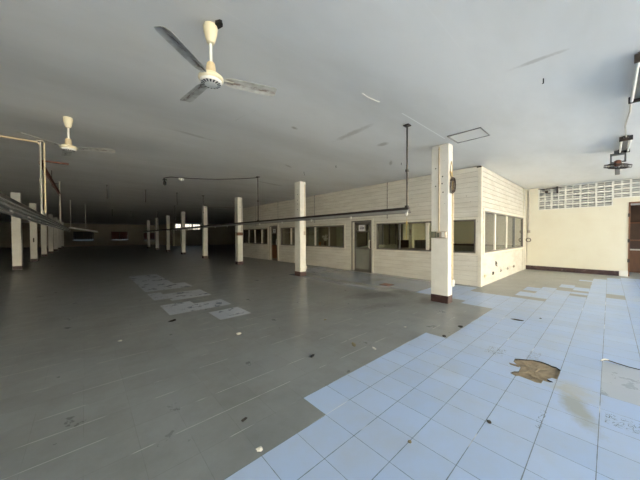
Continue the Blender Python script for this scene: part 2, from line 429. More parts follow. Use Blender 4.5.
# screed under the missing tile
b = MB()
n = len(hole); cx = sum(p[0] for p in hole)/n; cy = sum(p[1] for p in hole)/n
top = [(x, y, 0) for x, y in hole]; low = [(cx+(x-cx)*1.0, cy+(y-cy)*1.0, -.014) for x, y in hole]
b.add(top+low, [(i, (i+1)%n, n+(i+1)%n, n+i) for i in range(n)]); b.cur = 1
rings = 5
vs = []; fs = []
for r in range(rings):
    f = 1 - r/rings
    for x, y in hole: vs.append((cx+(x-cx)*f, cy+(y-cy)*f, -.014+(0 if r == 0 else random.uniform(-.003,.006))))
vs.append((cx, cy, -.01))
for r in range(rings-1):
    for i in range(n): fs.append((r*n+i, r*n+(i+1)%n, (r+1)*n+(i+1)%n, (r+1)*n+i))
for i in range(n): fs.append(((rings-1)*n+i, (rings-1)*n+(i+1)%n, rings*n))
b.add(vs, fs)
struct(b.build('floor_hole', [M['darkchip'], M['mortar']]), 'brown mortar showing where a blue tile is missing')
def flake(x, y, pts, z, mat, label, cat, name='tile_shard', th=.006, group=None):
    m = MB(); n = len(pts)
    m.add([(px, py, z) for px, py in pts] + [(px, py, z+th) for px, py in pts],
          [tuple(range(n-1,-1,-1)), tuple(range(n, 2*n))] + [(i,(i+1)%n,n+(i+1)%n,n+i) for i in range(n)])
    o = m.build(name, mat); o.location = (x, y, 0); tag(o, label, cat, group); return o
flake(3.50,.50, [(-.05,-.03),(.04,-.02),(.02,.05),(-.04,.03)], -.010, M['mortar'], 'small broken brown shard lying in the mortar hole', 'tile shard')
flake(3.60,.71, [(-.02,-.05),(.02,-.04),(.015,.05),(-.015,.03)], .0005, M['mortar'], 'thin brown mortar flake at the ragged edge of the hole', 'mortar flake', 'mortar_flake')

# debris on the floor
def crumple(x, y, r, mat, label, cat, name, flat=.25, seed=0, rz=0, sx=1.0, group=None):
    rnd = random.Random(seed); m = MB(); n, k = 8, 4; vs = []
    for i in range(1, k):
        a = math.pi*i/k
        for j in range(n):
            q = 2*math.pi*j/n; rr = r*rnd.uniform(.65, 1.2)
            vs.append((rr*math.sin(a)*math.cos(q)*sx, rr*math.sin(a)*math.sin(q), r*flat*(1+math.cos(a))*rnd.uniform(.8,1.1)))
    vs += [(0,0,2*r*flat),(0,0,0.0005)]
    fs = [(i*n+j, i*n+(j+1)%n, (i+1)*n+(j+1)%n, (i+1)*n+j) for i in range(k-2) for j in range(n)]
    fs += [(len(vs)-2, (j+1)%n, j) for j in range(n)] + [(len(vs)-1, (k-2)*n+j, (k-2)*n+(j+1)%n) for j in range(n)]
    m.add(vs, fs); o = m.build(name, mat); o.location = (x, y, .001); o.rotation_euler.z = rz
    tag(o, label, cat, group); return o
crumple(.875,1.60,.026, M['chip'], 'crumpled pale scrap on the grey side of the tile edge', 'paper scrap', 'paper_scrap', .3, 1)
crumple(5.557,1.045,.05, M['darkchip'], 'black dirt clump on the pale blue tiles beyond the hole', 'dirt clump', 'dirt_clump', .12, 2, 1.8, 2.0)
crumple(1.70,3.72,.04, M['chip'], 'white crumb on dark grey tiles near the pale patched tiles', 'plaster chip', 'plaster_chip', .3, 3)
crumple(2.68,2.30,.03, M['leaf'], 'curled brown leaf on grey tiles near the blue edge', 'dead leaf', 'dead_leaf', .2, 4, .9, 2.2)
crumple(2.05,2.42,.022, M['darkchip'], 'dark crumb on grey tiles between two leaves', 'dirt crumb', 'dirt_crumb', .25, 5, .6, 2.4)
crumple(3.80,2.18,.022, M['chip'], 'small white chip on grey tiles before the broad pillar', 'plaster chip', 'plaster_chip', .3, 6)
crumple(2.79,2.04,.02, M['chip'], 'pale bent sliver on grey tiles beside a brown leaf', 'wood sliver', 'wood_sliver', .2, 7, 1.2, 2.6)
crumple(.93,1.95,.018, M['darkchip'], 'black fleck on the grey joint behind the crumpled scrap', 'dirt fleck', 'dirt_fleck', .3, 8, .3, 2.2)
crumple(3.875,1.60,.03, M['darkchip'], 'dark dirt lump at the inner corner of the tile edge', 'dirt lump', 'dirt_lump', .25, 9, .3, 1.8)
crumple(4.47,1.59,.04, M['darkchip'], 'dark dirt lump on the tile edge in front of the broad pillar', 'dirt lump', 'dirt_lump', .2, 10, .3, 1.5)
crumple(1.70,.94,.016, M['leaf'], 'small brown round husk on the pale blue tiles, closest to the viewer', 'husk', 'seed_husk', .4, 11)
crumple(1.12,5.1,.05, M['darkchip'], 'dark smear of dirt in front of the pale patched tiles', 'dirt smear', 'dirt_smear', .08, 12, .8, 2.2)
crumple(.35,4.6,.03, M['chip'], 'pale crumb far out on the dark grey tiles', 'plaster crumb', 'plaster_crumb', .25, 13)
crumple(3.10,3.32,.022, M['leaf'], 'tan scrap lying on a white grout streak', 'scrap', 'bark_scrap', .25, 14, .5, 2.0)
crumple(5.95,.80,.02, M['darkchip'], 'tiny dark crumb beyond the black dirt clump', 'crumb', 'dirt_crumb', .3, 15)
crumple(2.35,.62,.018, M['darkchip'], 'small dark bit on blue tiles nearer than the hole', 'crumb', 'dirt_crumb', .25, 16, .5, 1.6)
# curled torn strip along the grey patch
m = MB(); m.tube([(4.475,.05,.004),(4.50,.0,.018),(4.49,-.06,.012),(4.475,-.16,.006),(4.48,-.3,.004)], [.004,.007,.007,.005,.004], 6)
tag(m.build('edge_strip', M['darkchip'], smooth=True), 'curled dark strip along the edge of the bare grey patch', 'strip')
m = MB(); m.tube([(4.465,.055,.005),(4.49,.025,.024),(4.50,-.01,.026)], [.006,.010,.006], 6)
tag(m.build('bent_sliver', M['chip'], smooth=True), 'white bent sliver at the corner of the grey patch', 'sliver')
# rust-brown patch by the office door
m = MB(); m.box(6.55,6.85, 4.30,4.62, .001,.010)
tag(m.build('cardboard_piece', M['rust']), 'flat rust-brown piece lying before the glass office door', 'cardboard')

# ------------------------------------------------------------------ ceiling
m = MB()
nx, ny = 34, 110
vs = []
for j in range(ny+1):
    y = -3.4 + (BIG+3.4+.3)*((j/ny)**1.6)
    for i in range(nx+1):
        x = -14.2 + 34.4*i/nx
        sag = .010*math.sin(y*2*math.pi/2.44+.6) + .008*math.sin(x*1.7+y*.35)*math.sin(y*.9)
        vs.append((x, y, H + .014 + sag*1.1))
vs = [(x, min(y, YB+.1) if x > 10.3 else y, z) for x, y, z in vs]
fs = [(j*(nx+1)+i, (j+1)*(nx+1)+i, (j+1)*(nx+1)+i+1, j*(nx+1)+i+1) for j in range(ny) for i in range(nx) if not (vs[j*(nx+1)+i][0] > 10.3 and vs[j*(nx+1)+i][1] > YB)]
m.add(vs, fs); o = m.build('ceiling', M['ceiling'], smooth=True, recalc=False); struct(o, 'pale board ceiling with faint joints and scuffs')
m = MB(); m.box(-14.4, 10.4, -3.6, BIG+.3, H+.06, H+.25); m.box(10.4, 20.2, -3.6, YB+.3, H+.06, H+.25)
o = m.build('ceiling_slab', M['concrete'], parent=None); struct(o, 'slab above the ceiling boards')
# access hatch frame lines beside the broad pillar
m = MB()
for x0,x1,y0,y1 in ((5.37,5.92,2.165,2.18),(5.37,5.92,1.585,1.60),(5.905,5.92,1.585,2.18),(5.37,5.385,1.585,2.18)): m.box(x0,x1,y0,y1,H-.012,H+.03)
tag(m.build('hatch_frame', M['galv']), 'thin grey square hatch outline in the ceiling by the broad pillar', 'ceiling hatch')
# joint strip hanging slightly loose
m = MB(); m.tube([(2.86,2.30,H-.004),(3.0,2.30,H-.012),(3.2,2.285,H-.006),(3.24,2.28,H-.001)], .006, 5)
tag(m.build('ceiling_joint_tape', M['white']), 'curled white joint tape on the ceiling between fan and hanger', 'joint tape')

# ------------------------------------------------------------------ walls
BH = .1435
def siding(mb, axis, pl, a0, a1, z0, z1, sgn=-1, th=.06):
    """horizontal lap boards; axis 'x': wall plane x=pl facing -x, runs along y. axis 'y': plane y=pl facing -y, along x."""
    k = math.floor(z0/BH + 1e-6)
    def P(a, d, z): return (pl - d, a, z) if axis == 'x' else (a, pl - d, z)
    while k*BH < z1 - 1e-4:
        zb, zt = max(z0, k*BH), min(z1, (k+1)*BH)
        fb = (zb-k*BH)/BH; ft = (zt-k*BH)/BH
        db, dt = .017*(1-fb)+.003, .017*(1-ft)+.003
        if fb < .01 and zt-zb > .02:      # open shadow gap below the lip of each board
            g = .0055
            mb.cur = 1; mb.add([P(a0,.002,zb),P(a1,.002,zb),P(a1,.002,zb+g),P(a0,.002,zb+g)], [(0,1,2,3)]); mb.cur = 0
            zb += g
        mb.add([P(a0,db,zb),P(a1,db,zb),P(a1,dt,zt),P(a0,dt,zt),P(a0,0,zb),P(a1,0,zb),P(a1,0,zt),P(a0,0,zt)],
               [(0,1,2,3),(0,1,5,4),(3,2,6,7),(0,3,7,4),(1,2,6,5)])
        k += 1
    if axis == 'x': mb.box(pl, pl+th, a0, a1, z0, z1)
    else: mb.box(a0, a1, pl, pl+th, z0, z1)
ZS, ZH, ZD = .95, 1.935, 2.08
YE = 18.3           # far end of the office front
m = MB()
bands = [(2.57,6.0,'w'),(6.23,7.27,'d'),(7.69,12.62,'w'),(12.95,13.83,'d'),(14.06,17.42,'w')]
y = YO
for a, b_, k in bands:
    if a > y: siding(m, 'x', XO, y, a, 0, ZD)
    if k == 'w': siding(m, 'x', XO, a, b_, 0, ZS); siding(m, 'x', XO, a, b_, ZH, ZD)
    y = b_
siding(m, 'x', XO, y, YE, 0, ZD)
siding(m, 'x', XO, YO, YE, ZD, H)
struct(m.build('wall_office_front', [M['siding'], M['gap']]), 'long cream board wall of the office, with windows and two doors')
m = MB()
siding(m, 'y', YO, XO+.06, XW, 0, .96); siding(m, 'y', YO, XO+.06, XW, 2.19, H)
siding(m, 'y', YO, XO+.06, 8.6, .96, 2.19); siding(m, 'y', YO, 13.65, XW, .96, 2.19)
struct(m.build('wall_office_side', [M['siding_worn'], M['gap']]), 'short brighter board wall of the office facing the daylight')
m = MB(); m.box(XO, XO+.1, YE-.08, YE, 0, H); m.box(XO+.1, XW, YE-.08, YE, 0, H)
struct(m.build('wall_office_end', M['oldwall']))
# corner trim and vertical joint battens
m = MB(); m.box(XO-.022, XO+.05, YO-.022, YO+.07, 0, H, .004); struct(m.build('trim_1', M['trim']), 'corner post of the office')
for i, yy in enumerate((5.53, 9.66, 12.9, 15.6)):
    m = MB(); m.box(XO-.021, XO, yy-.012, yy+.012, ZD+.02, H); struct(m.build('trim_%d' % (i+2), M['galv'] if i else M['alu']))
m = MB(); m.box(13.68, 13.76, YO-.03, YO, 0, H); m.box(14.06, 14.2, YO-.03, YO, 0, H)
struct(m.build('trim_6', M['trim']))

# windows
def window(num, axis, pl, a0, a1, z0, z1, mull, wide=(), depth=.10, lab=None):
    """sliding window: outer frame, mullions, one pane each; axis as in siding"""
    root = empty('window_%d' % num, (pl, (a0+a1)/2, z0) if axis == 'x' else ((a0+a1)/2, pl, z0)); struct(root, lab)
    ox, oy, oz = root.location
    def B(mb, s0, s1, d0, d1, zz0, zz1):
        if axis == 'x': mb.box(pl+d0-ox, pl+d1-ox, s0-oy, s1-oy, zz0-oz, zz1-oz)
        else: mb.box(s0-ox, s1-ox, pl+d0-oy, pl+d1-oy, zz0-oz, zz1-oz)
    f = MB(); t = .045
    B(f, a0, a1, -.03, depth-.03, z0, z0+t); B(f, a0, a1, -.03, depth-.03, z1-t, z1)
    B(f, a0, a0+t, -.03, depth-.03, z0+t, z1-t); B(f, a1-t, a1, -.03, depth-.03, z0+t, z1-t)
    f.build('window_frame', M['alu'], root)
    tr = MB(); w = .065          # painted casing around
    B(tr, a0-w, a1+w, -.034, -.004, z0-.05, z0); B(tr, a0-w, a1+w, -.034, -.004, z1, z1+w)
    B(tr, a0-w, a0, -.034, -.004, z0, z1); B(tr, a1, a1+w, -.034, -.004, z0, z1)
    tr.build('casing', M['trim'], root)
    ms = sorted(mull); edges = [a0+t] + ms + [a1-t]
    for q in ms:
        mm = MB(); hw = .05 if q in wide else .024
        B(mm, q-hw, q+hw, -.02, .03, z0+t, z1-t)
        mm.build('mullion', M['trim'] if q in wide else M['galv'], root)
    for k in range(len(edges)-1):
        p = MB(); d = .006 if k % 2 else .022
        B(p, edges[k], edges[k+1], d, d+.005, z0+t, z1-t); p.build('pane', M['glass'], root)
    return root
window(1, 'x', XO, 2.57, 6.0, ZS, ZH, (3.26, 4.0, 5.03), (4.0,), lab='office window behind the broad pillar')
window(2, 'x', XO, 7.69, 12.62, ZS, ZH, (8.66, 9.62, 10.58, 11.62), (9.62,11.62), lab='five-pane office window behind the middle pillar')
window(3, 'x', XO, 14.06, 17.42, ZS, ZH, (14.8, 15.7, 16.57), (14.8,15.7,16.57), lab='dark office window beyond the second door')
window(4, 'y', YO, 8.6, 13.65, .96, 2.19, (9.72, 11.1, 12.27), (9.72,11.1), lab='tall office window on the bright side wall')

# office doors
def door(num, y0, y1, sign, dark, lab):
    root = empty('door_%d' % num, (XO, (y0+y1)/2, 0)); struct(root, lab); cy = (y0+y1)/2
    def B(mb, a, b_, d0, d1, z0, z1, bv=0): mb.box(d0, d1, a-cy, b_-cy, z0, z1, bv)
    f = MB(); B(f, y0, y0+.05, -.03, .10, 0, ZD); B(f, y1-.05, y1, -.03, .10, 0, ZD); B(f, y0, y1, -.03, .10, ZD-.05, ZD)
    B(f, y0, y1, -.01, .10, 0, .02)
    f.build('door_frame', M['alu'], root)
    tr = MB(); B(tr, y0-.07, y0, -.036, -.004, 0, ZD+.06); B(tr, y1, y1+.07, -.036, -.004, 0, ZD+.06); B(tr, y0, y1, -.036, -.004, ZD, ZD+.06)
    B(tr, y1-.13, y1-.05, -.015, .06, .02, ZD-.05)
    tr.build('casing', M['trim'], root)
    L0, L1 = y0+.06, y1-.14
    lf = MB(); x0, x1 = .0, .04
    for a, b_, z0, z1 in ((L0,L0+.09,.03,ZD-.06),(L1-.07,L1,.03,ZD-.06),(L0,L1,.03,.13),(L0,L1,.93,1.0),(L0,L1,1.90,ZD-.06),(L0,L1,1.60,1.66)):
        B(lf, a, b_, x0, x1, z0, z1)
    leaf = lf.build('door_leaf', M['alu'], root)
    p = MB(); B(p, L0+.09, L1-.07, .015, .022, .13, .93); p.build('lower_panel', M['doorpanel'] if not dark else M['wood'], leaf)
    p = MB(); B(p, L0+.09, L1-.07, .018, .023, 1.0, 1.60); B(p, L0+.09, L1-.07, .018, .023, 1.66, 1.90); p.build('glass_pane', M['glass'], leaf)
    h = MB(); h.tube([(-.0,L0+.045-cy,1.28),(-.05,L0+.045-cy,1.26),(-.05,L0+.045-cy,.98),(-.0,L0+.045-cy,.96)], .016, 8)
    h.build('handle', M['white'], leaf, smooth=True)
    if sign:
        s = MB(); B(s, *sign[:2], .0075, .0125, *sign[2:]); sg = s.build('notice', M['paper'], leaf)
        t = MB(); a, b_, z0, z1 = sign; w = b_-a; zm = (z0+z1)/2
        for q in (.16,.30,.44,.60,.76): B(t, a+w*q-.018, a+w*q+.018, .0055, .0075, zm-.028, zm+.022)
        B(t, a+w*.2, a+w*.8, .0055, .0075, zm-.075, zm-.063); B(t, a+w*.3, a+w*.75, .0055, .0075, zm+.055, zm+.065)
        t.build('notice_print', M['ink'], leaf)
    return root
# the casing stands proud of the siding; notices are stuck on the glass
door(1, 6.23, 7.27, (6.60,6.90,1.665,1.90), False, 'glazed office door with a white notice')
door(2, 12.95, 13.83, (13.22,13.48,1.67,1.88), True, 'dark glazed office door further along')

# back wall with vent blocks, doorway, plinth
m = MB()
YJ = -.45           # door jamb
m.box(XW, XW+.16, YJ, 20, 0, 2.51)
m.box(XW, XW+.16, 2.02, 20, 2.51, H)
m.box(XW, XW+.16, -1.55, YJ, 2.61, 2.78); m.box(XW, XW+.16, YJ, -.07, 2.51, 2.78)
m.box(XW, XW+.16, -3.2, -1.55, 0, 2.51)
m.box(XW, XW+.16, -3.2, -1.55, 2.51, 2.78)
struct(m.build('wall_back', M['plaster']), 'cream plaster wall with vent blocks along its top')
def vent_block(y1, z0, z1, name='wall_vent'):
    """one perforated block column: two columns of paired slots"""
    m = MB(); y0 = y1 - .418; X0, X1 = XW, XW+.09
    rows = max(1, round((z1-z0)/.176)); rh = (z1-z0)/rows
    ed = .028; cw = (y1-y0-3*ed)/2
    for a in (y0, y0+ed+cw, y1-ed): m.box(X0, X1, a, a+ed, z0, z1)
    for r in range(rows):
        zb = z0 + r*rh
        for c in (y0+ed, y0+2*ed+cw):
            m.box(X0, X1, c, c+cw, zb, zb+.034)                    # thick rail
            m.box(X0, X1, c, c+cw, zb+.034+.044, zb+.034+.044+.022) # thin rail
            m.box(X0, X1, c, c+cw, zb+rh-.026, zb+rh)
    return m
mats = []
mv = MB(); 
yy = 2.02
k = 0
while yy > -3.1:
    zb = 2.51 if yy > 0 else 2.78
    vb = vent_block(yy, zb, H-.012)
    o = vb.build('wall_vent', M['vent']); struct(o)
    yy -= .418; k += 1
m = MB(); m.box(XW+.11, XW+.15, -3.1, 2.02, 2.51, H); struct(m.build('wall_vent_backing', M['concrete']))
m = MB(); m.box(XW-.03, XW, -.24, YO-.03, .0, .17, .004); struct(m.build('baseboard_back', M['plinth']), 'dark maroon painted plinth of the cream wall')
m = MB(); m.box(XW-.05, XW+.001, YJ, -.24, 0, .20, .02); tag(struct(m.build('baseboard_end', M['vent'])))
m = MB(); m.box(XW-.015, XW+.17, YJ-.035, YJ+.005, 0, 2.615); m.box(XW-.015, XW+.17, -1.555, YJ, 2.57, 2.615)
root = empty('door_3', (0,0,0)); struct(root, 'open doorway at the end of the cream wall'); m.build('door_frame', M['wood'], root)
for z in (.5, 1.2, 2.1):
    h = MB(); h.box(XW-.03, XW-.015, YJ-.03, YJ+.02, z, z+.12); h.build('hinge', M['steel'], root)
# room behind the doorway
m = MB(); m.box(18.4,18.5,-3.2,3.0,0,2.9); struct(m.build('wall_store_back', M['darkwood']))
m = MB(); m.box(XW+.16,18.4,-3.2,-3.1,0,.8); m.box(XW+.16,18.4,-3.2,-3.1,2.5,2.9); struct(m.build('wall_store_side', M['oldwall']))
m = MB(); m.box(XW+.16,18.4,.9,1.0,0,2.9); struct(m.build('wall_store_inner', M['oldwall']))
m = MB(); m.box(XW+.16,18.5,-3.2,1.0,2.9,3.0); struct(m.build('ceiling_store', M['oldwall']))
r = empty('bench', (16.2,-.9,0)); tag(r, 'grey bench with pale top edge inside the doorway', 'bench')
m = MB(); m.box(-.35,.35,-.7,.6,.86,.91,.006); m.build('bench_top', M['vent'], r)
m = MB(); m.box(-.30,.30,-.65,.55,0,.86); m.build('bench_body', M['wood'], r)
r = empty('cupboard', (17.7,-1.0,0)); tag(r, 'tall brown cupboard in the dark room past the doorway', 'cupboard')
m = MB(); m.box(-.3,.3,-.8,.9,0,2.0,.01); m.build('body', M['wood'], r)
m = MB(); m.box(-.33,-.3,-.78,.04,.06,1.95); d1 = m.build('door_leaf', M['wood'], r)
m = MB(); m.box(-.33,-.3,.06,.88,.06,1.95); m.build('door_leaf', M['darkwood'], r)
r = empty('storage_box', (16.2,-.75,.91)); tag(r, 'dark box standing on the bench inside the doorway', 'box')
m = MB(); m.box(-.15,.15,-.15,.2,0,.32,.01); m.build('body', M['darkwood'], r)
m = MB(); m.box(-.16,.16,-.16,.21,.32,.36,.005); m.build('lid', M['wood'], r)

# outer shell
m = MB(); m.box(-14.2,-14,-3.2,BIG+.2,0,H+.05); struct(m.build('wall_left', M['oldwall']))
m = MB(); m.box(20,20.2,20,YB+.2,0,H+.05); m.box(XW+.16,20,19.9,20,0,H+.05); struct(m.build('wall_right', M['oldwall']))
# far wall in two steps, with openings
m = MB()
def holes_y(m, y, x0, x1, hs, th=.2):
    xs_ = sorted(hs); c = x0
    for a, b_, z0, z1 in xs_:
        m.box(c, a, y, y+th, 0, H+.05); m.box(a, b_, y, y+th, 0, z0); m.box(a, b_, y, y+th, z1, H+.05); c = b_
    m.box(c, x1, y, y+th, 0, H+.05)
A = [(-1.34,1.03,.84,2.25),(3.17,5.38,.84,2.25),(7.55,9.3,.84,2.05)]
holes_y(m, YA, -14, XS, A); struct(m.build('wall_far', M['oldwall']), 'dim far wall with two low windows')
m = MB(); m.box(XS-.2, XS, YB, YA+.2, 0, H+.05); struct(m.build('wall_far_return', M['plaster']))
m = MB(); Bo = [(10.2,11.3,2.45,3.36),(11.45,12.5,2.5,3.36),(12.65,13.75,2.42,3.36)]
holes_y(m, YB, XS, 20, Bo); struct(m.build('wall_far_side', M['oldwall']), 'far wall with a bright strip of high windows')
def farwin(num, a, b_, y, z0, z1, red):
    root = empty('window_%d' % num, ((a+b_)/2, y, z0)); struct(root, 'low far window behind a %s sheet' % ('dark red' if red else 'black')); w = (b_-a)/2; h = z1-z0
    f = MB(); f.box(-w,w,-.04,.06,0,.05); f.box(-w,w,-.04,.06,h-.05,h); f.box(-w,-w+.05,-.04,.06,.05,h-.05); f.box(w-.05,w,-.04,.06,.05,h-.05); f.box(-.03,.03,-.04,.06,.05,h-.05)
    f.build('window_frame', M['steel'], root)
    c = MB(); n = 24; vs = []
    for i in range(n+1):
        x = -w+.05+(2*w-.1)*i/n
        for z in (.11, h-.035): vs.append((x, .09+.02*math.sin(i*1.9), z))
    c.add(vs, [(2*i,2*i+2,2*i+3,2*i+1) for i in range(n)])
    c.build('sheet', M['red'] if red else M['black'], root, recalc=False)
farwin(5, -1.34, 1.03, YA, .84, 2.25, False); farwin(6, 3.17, 5.38, YA, .84, 2.25, True); farwin(11, 7.55, 9.3, YA, .84, 2.05, True)
# high windows: frames with bars
for i, (a, b_, z0, z1) in enumerate(Bo):
    root = empty('window_%d' % (7+i), ((a+b_)/2, YB, z0)); struct(root, 'bright high window in the far wall'); w = (b_-a)/2; h = z1-z0
    f = MB(); f.box(-w,w,0,.08,0,.05); f.box(-w,w,0,.08,h-.05,h)
    q = -w
    while q < w+.01: f.box(q-.02,q+.02,0,.08,.05,h-.05); q += 2*w/3
    f.box(-w,w,.01,.07,h*.5-.015,h*.5+.015)
    f.build('window_frame', M['steel'], root)
m = MB()
# side facing the yard: closed behind the camera, open bays beyond, with a head beam
YF = -3.0
m.box(-14.2, -7.5, YF-.2, YF, 0, H+.05); m.box(-7.5, XW+.16, YF-.2, YF, 3.2, H+.05)
struct(m.build('wall_facade', M['plaster']))
m = MB(); m.box(-12, XW+2, YF-2.4, YF-.2, 3.2, 3.32); struct(m.build('roof_added_eave', M['concrete']), 'added eave shading the near yard to dim the near ceiling')  # invented eave, cuts the light reaching the near ceiling
m = MB(); m.box(-34, 46, -17.5, -17, 0, 6.5); struct(m.build('wall_opposite', M['opposite']), 'sunlit wall across the yard')
m = MB(); m.box(10.5, 24, YB+.2, YB+5.2, 3.55, 3.65); struct(m.build('roof_added_eave_far', M['concrete']))  # added eave, blocks sun and sky coming through the high windows
m = MB(); m.add([(10.4,47,0),(30,47,0),(30,47,2.3),(10.4,47,2.3),(30,67,7.3),(10.4,67,7.3),(10.4,67,0),(30,67,0)], [(0,1,2,3),(3,2,4,5),(0,3,5,6),(1,7,4,2),(5,4,7,6),(0,6,7,1)]); struct(m.build('ground_added_bank', M['bank']), 'added sunlit bank outside giving the high windows warm brightness')  # invented slope that catches sun so the high windows read bright
m = MB(); m.box(-30, 10.2, BIG+4, BIG+6, -.1, 4.5); struct(m.build('ground_added_bank_far', M['bank_dark']))  # added to hide the bright sky behind the low far windows
m = MB(); m.box(-30, 50, -40, YF-.2, -.06, -.02);  struct(m.build('ground_yard', M['yard']), 'sunlit concrete yard outside')

# ------------------------------------------------------------------ pillars
def tie_holes(mb, pts, x):
    for y, z in pts: mb.box(x-.0015, x+.002, y-.012, y+.012, z-.012, z+.012)
def pillar(x0, x1, y0, y1, label, kind):
    r = empty('pillar', ((x0+x1)/2, (y0+y1)/2, 0)); tag(r, label, 'pillar', 'pillars of the ' + kind)
    w, d = (x1-x0)/2, (y1-y0)/2
    m = MB(); m.box(-w, w, -d, d, .15, H+.005, .006); m.build('shaft', M['pillar'], r)
    m = MB(); m.box(-w-.004, w+.004, -d-.004, d+.004, 0, .165, .004); m.build('plinth', M['plinth'], r)
    return r, w, d
SP = 5.174
plab = ['broad near pillar with coiled wires and a maroon foot, before the office corner',
 'pillar with a lit edge and small switch, before the five-pane window',
 'pillar with a brown band, standing beside the end of the office wall',
 'fourth pillar of the office-side row, against the dark',
 'fifth pillar of the office-side row, crossing the bright high windows',
 'sixth pillar of the office-side row, just before the bright windows',
 'seventh pillar of the office-side row, small and dim',
 'eighth pillar of the office-side row, very small and dim',
 'ninth and last pillar of the office-side row, hardly visible']
P = []
for k in range(9):
    if 2.31+SP*k > YB-.6: break
    r, w, d = pillar(5.778, 6.0 if k == 0 else 6.04, 2.31+SP*k, 2.31+SP*k+(.37 if k == 0 else .33), plab[k], 'office-side row'); P.append((r, w, d))
llab = ['nearest pillar of the row behind the metal light trough',
 'second pillar of the row behind the trough, with a dark mark halfway up',
 'third pillar of the row behind the trough', 'fourth pillar of the row behind the trough',
 'fifth pillar of the row behind the trough', 'sixth pillar of the row behind the trough, nearly lost in the dark',
 'last pillar of the row behind the trough']
for k in range(7):
    r, w, d = pillar(-2.42, -2.135, 17.72+SP*k, 17.72+SP*k+.28, llab[k], 'trough-side row')
    if k == 1:
        m = MB(); m.box(-.02,.03,-d-.03,-d,1.15,1.4); m.build('switch_box', M['steel'], r)
# fittings of the broad pillar
r, w, d = P[0]
m = MB()
for y, z in ((.09,2.95),(-.06,2.75),(.09,2.56),(-.05,2.6),(-.07,2.41),(-.055,.56),(.12,1.1)): m.box(-w-.002, -w+.003, y-.012, y+.012, z-.013, z+.013)
m.build('bolt_hole', M['black'], r)
m = MB(); m.tube([(-w-.012,.01,3.40),(-w-.012,.01,1.56)], .014, 8); m.box(-w-.02,-w,-.012,.032,3.34,3.36); m.box(-w-.02,-w,-.012,.032,2.60,2.615); m.build('conduit', M['conduit'], r, smooth=True)
m = MB(); m.tube([(w-.035,-d-.016,2.75),(w-.035,-d-.016,.5)], .017, 8)
for z in (2.4,1.9,1.3,.8): m.box(w-.06,w-.01,-d-.03,-d,z,z+.02)
m.build('cable_duct', M['conduit'], r, smooth=True)
m = MB(); m.box(w-.075,w+.005,-d-.05,-d,.36,.50,.006); m.build('socket_box', M['white'], r)
m = MB(); m.box(-w-.05,-w,.07,.17,1.42,1.56,.006); m.build('switch_box', M['green'], r)
m = MB(); m.box(-w-.06,-w,-.16,.05,1.415,1.56,.008)
m.cur = 1; m.box(-w-.066,-w-.06,-.13,-.07,1.43,1.545,.004); m.cur = 2; m.box(-w-.066,-w-.06,-.02,.03,1.44,1.53,.003)
m.build('meter_box', [M['brass'], M['white'], M['green']], r)
m = MB(); m.box(-w-.012,-w,-d+.01,d-.01,1.37,1.40); m.build('ledge', M['pillar'], r)
m = MB(); m.box(-w-.006,-w,-d+.004,d-.004,.165,1.37); m.build('lower_cladding', M['pillar'], r)
# wire coil hanging on the broad pillar: its own thing
r0 = empty('wire_coil', (5.862, 2.31, 2.39)); tag(r0, 'coil of dark and yellow wires hanging on the broad pillar', 'wire coil')
m = MB(); rnd = random.Random(3)
for q in range(7):
    a, b_ = .070+rnd.uniform(-.015,.014), .165+rnd.uniform(-.025,.02); ph = rnd.uniform(-.01,.01)
    m.tube([(a*math.sin(t)+ph, -.022-.011*q, .16+b_*-math.cos(t)+rnd.uniform(-.002,.002)) for t in [2*math.pi*i/20 for i in range(21)]], .0055, 5, caps=False)
m.build('dark_wire', M['wire'], r0, smooth=True, label='dark wire loops')
m = MB()
for q in range(3):
    dx = -.02+.018*q
    m.tube([(dx,-.015,.50-.03*q),(dx-.04+.02*q,-.03,.42),(dx-.05+.03*q,-.03,.33),(dx,-.045,.27),(dx+.02,-.05,.15),(dx+.01,-.045,.02)], .0065, 5)
m.tube([(.0,-.02,.68),(.03,-.03,.58),(.035,-.03,.40),(.01,-.05,.28)], .007, 5)
m.cur = 1; m.tube([(.0,-.02,.68),(-.055,-.03,.55),(-.085,-.03,.42),(-.03,-.05,.28)], .007, 5); m.cur = 0
m.build('yellow_wire', [M['yellow'], M['wire']], r0, smooth=True, label='yellow wires')
m = MB(); m.box(-.025,.02,-.06,-.01,.255,.30,.004); m.build('tie', M['black'], r0)
# fittings of the second and third pillar
r, w, d = P[1]
m = MB(); m.box(w-.10,w-.02,-d-.04,-d,1.50,1.64,.006); m.build('switch_box', M['brass'], r)
m = MB(); m.tube([(w-.05,-d-.008,3.35),(w-.05,-d-.008,1.64)], .010, 6); m.build('conduit', M['conduit'], r, smooth=True)
m = MB(); m.tube([(-.12,-d-.02,.28),(0,-d-.05,.30),(w+.01,-d-.03,.36),(w+.02,-d-.02,.24)], .016, 6); m.build('loose_cable', M['white'], r, smooth=True)
m = MB()
for z in (2.96,2.76,2.62,2.42): m.box(-w-.002,-w+.003,-.03,.0,z,z+.03)
m.build('bolt_hole', M['black'], r)
r, w, d = P[2]
m = MB(); m.box(-w-.012,w+.012,-d-.012,d+.012,1.50,1.66,.004); m.build('band', M['wood'], r)
m = MB(); m.box(-w-.04,-w-.012,-.02,.06,1.44,1.64,.005); m.build('socket_box', M['enamel'], r)
m = MB(); m.tube([(w-.06,-d-.012,3.35),(w-.06,-d-.012,1.7)], .014, 6); m.build('conduit', M['conduit_grey'], r, smooth=True)
# slanting rod between third and fourth pillar
m = MB(); m.tube([(5.9,12.62,2.93),(5.9,18.0,3.40)], .014, 6)
tag(m.build('slanting_rod', M['conduit_grey'], smooth=True), 'thin pale rod slanting between the third and fourth pillars', 'rod')

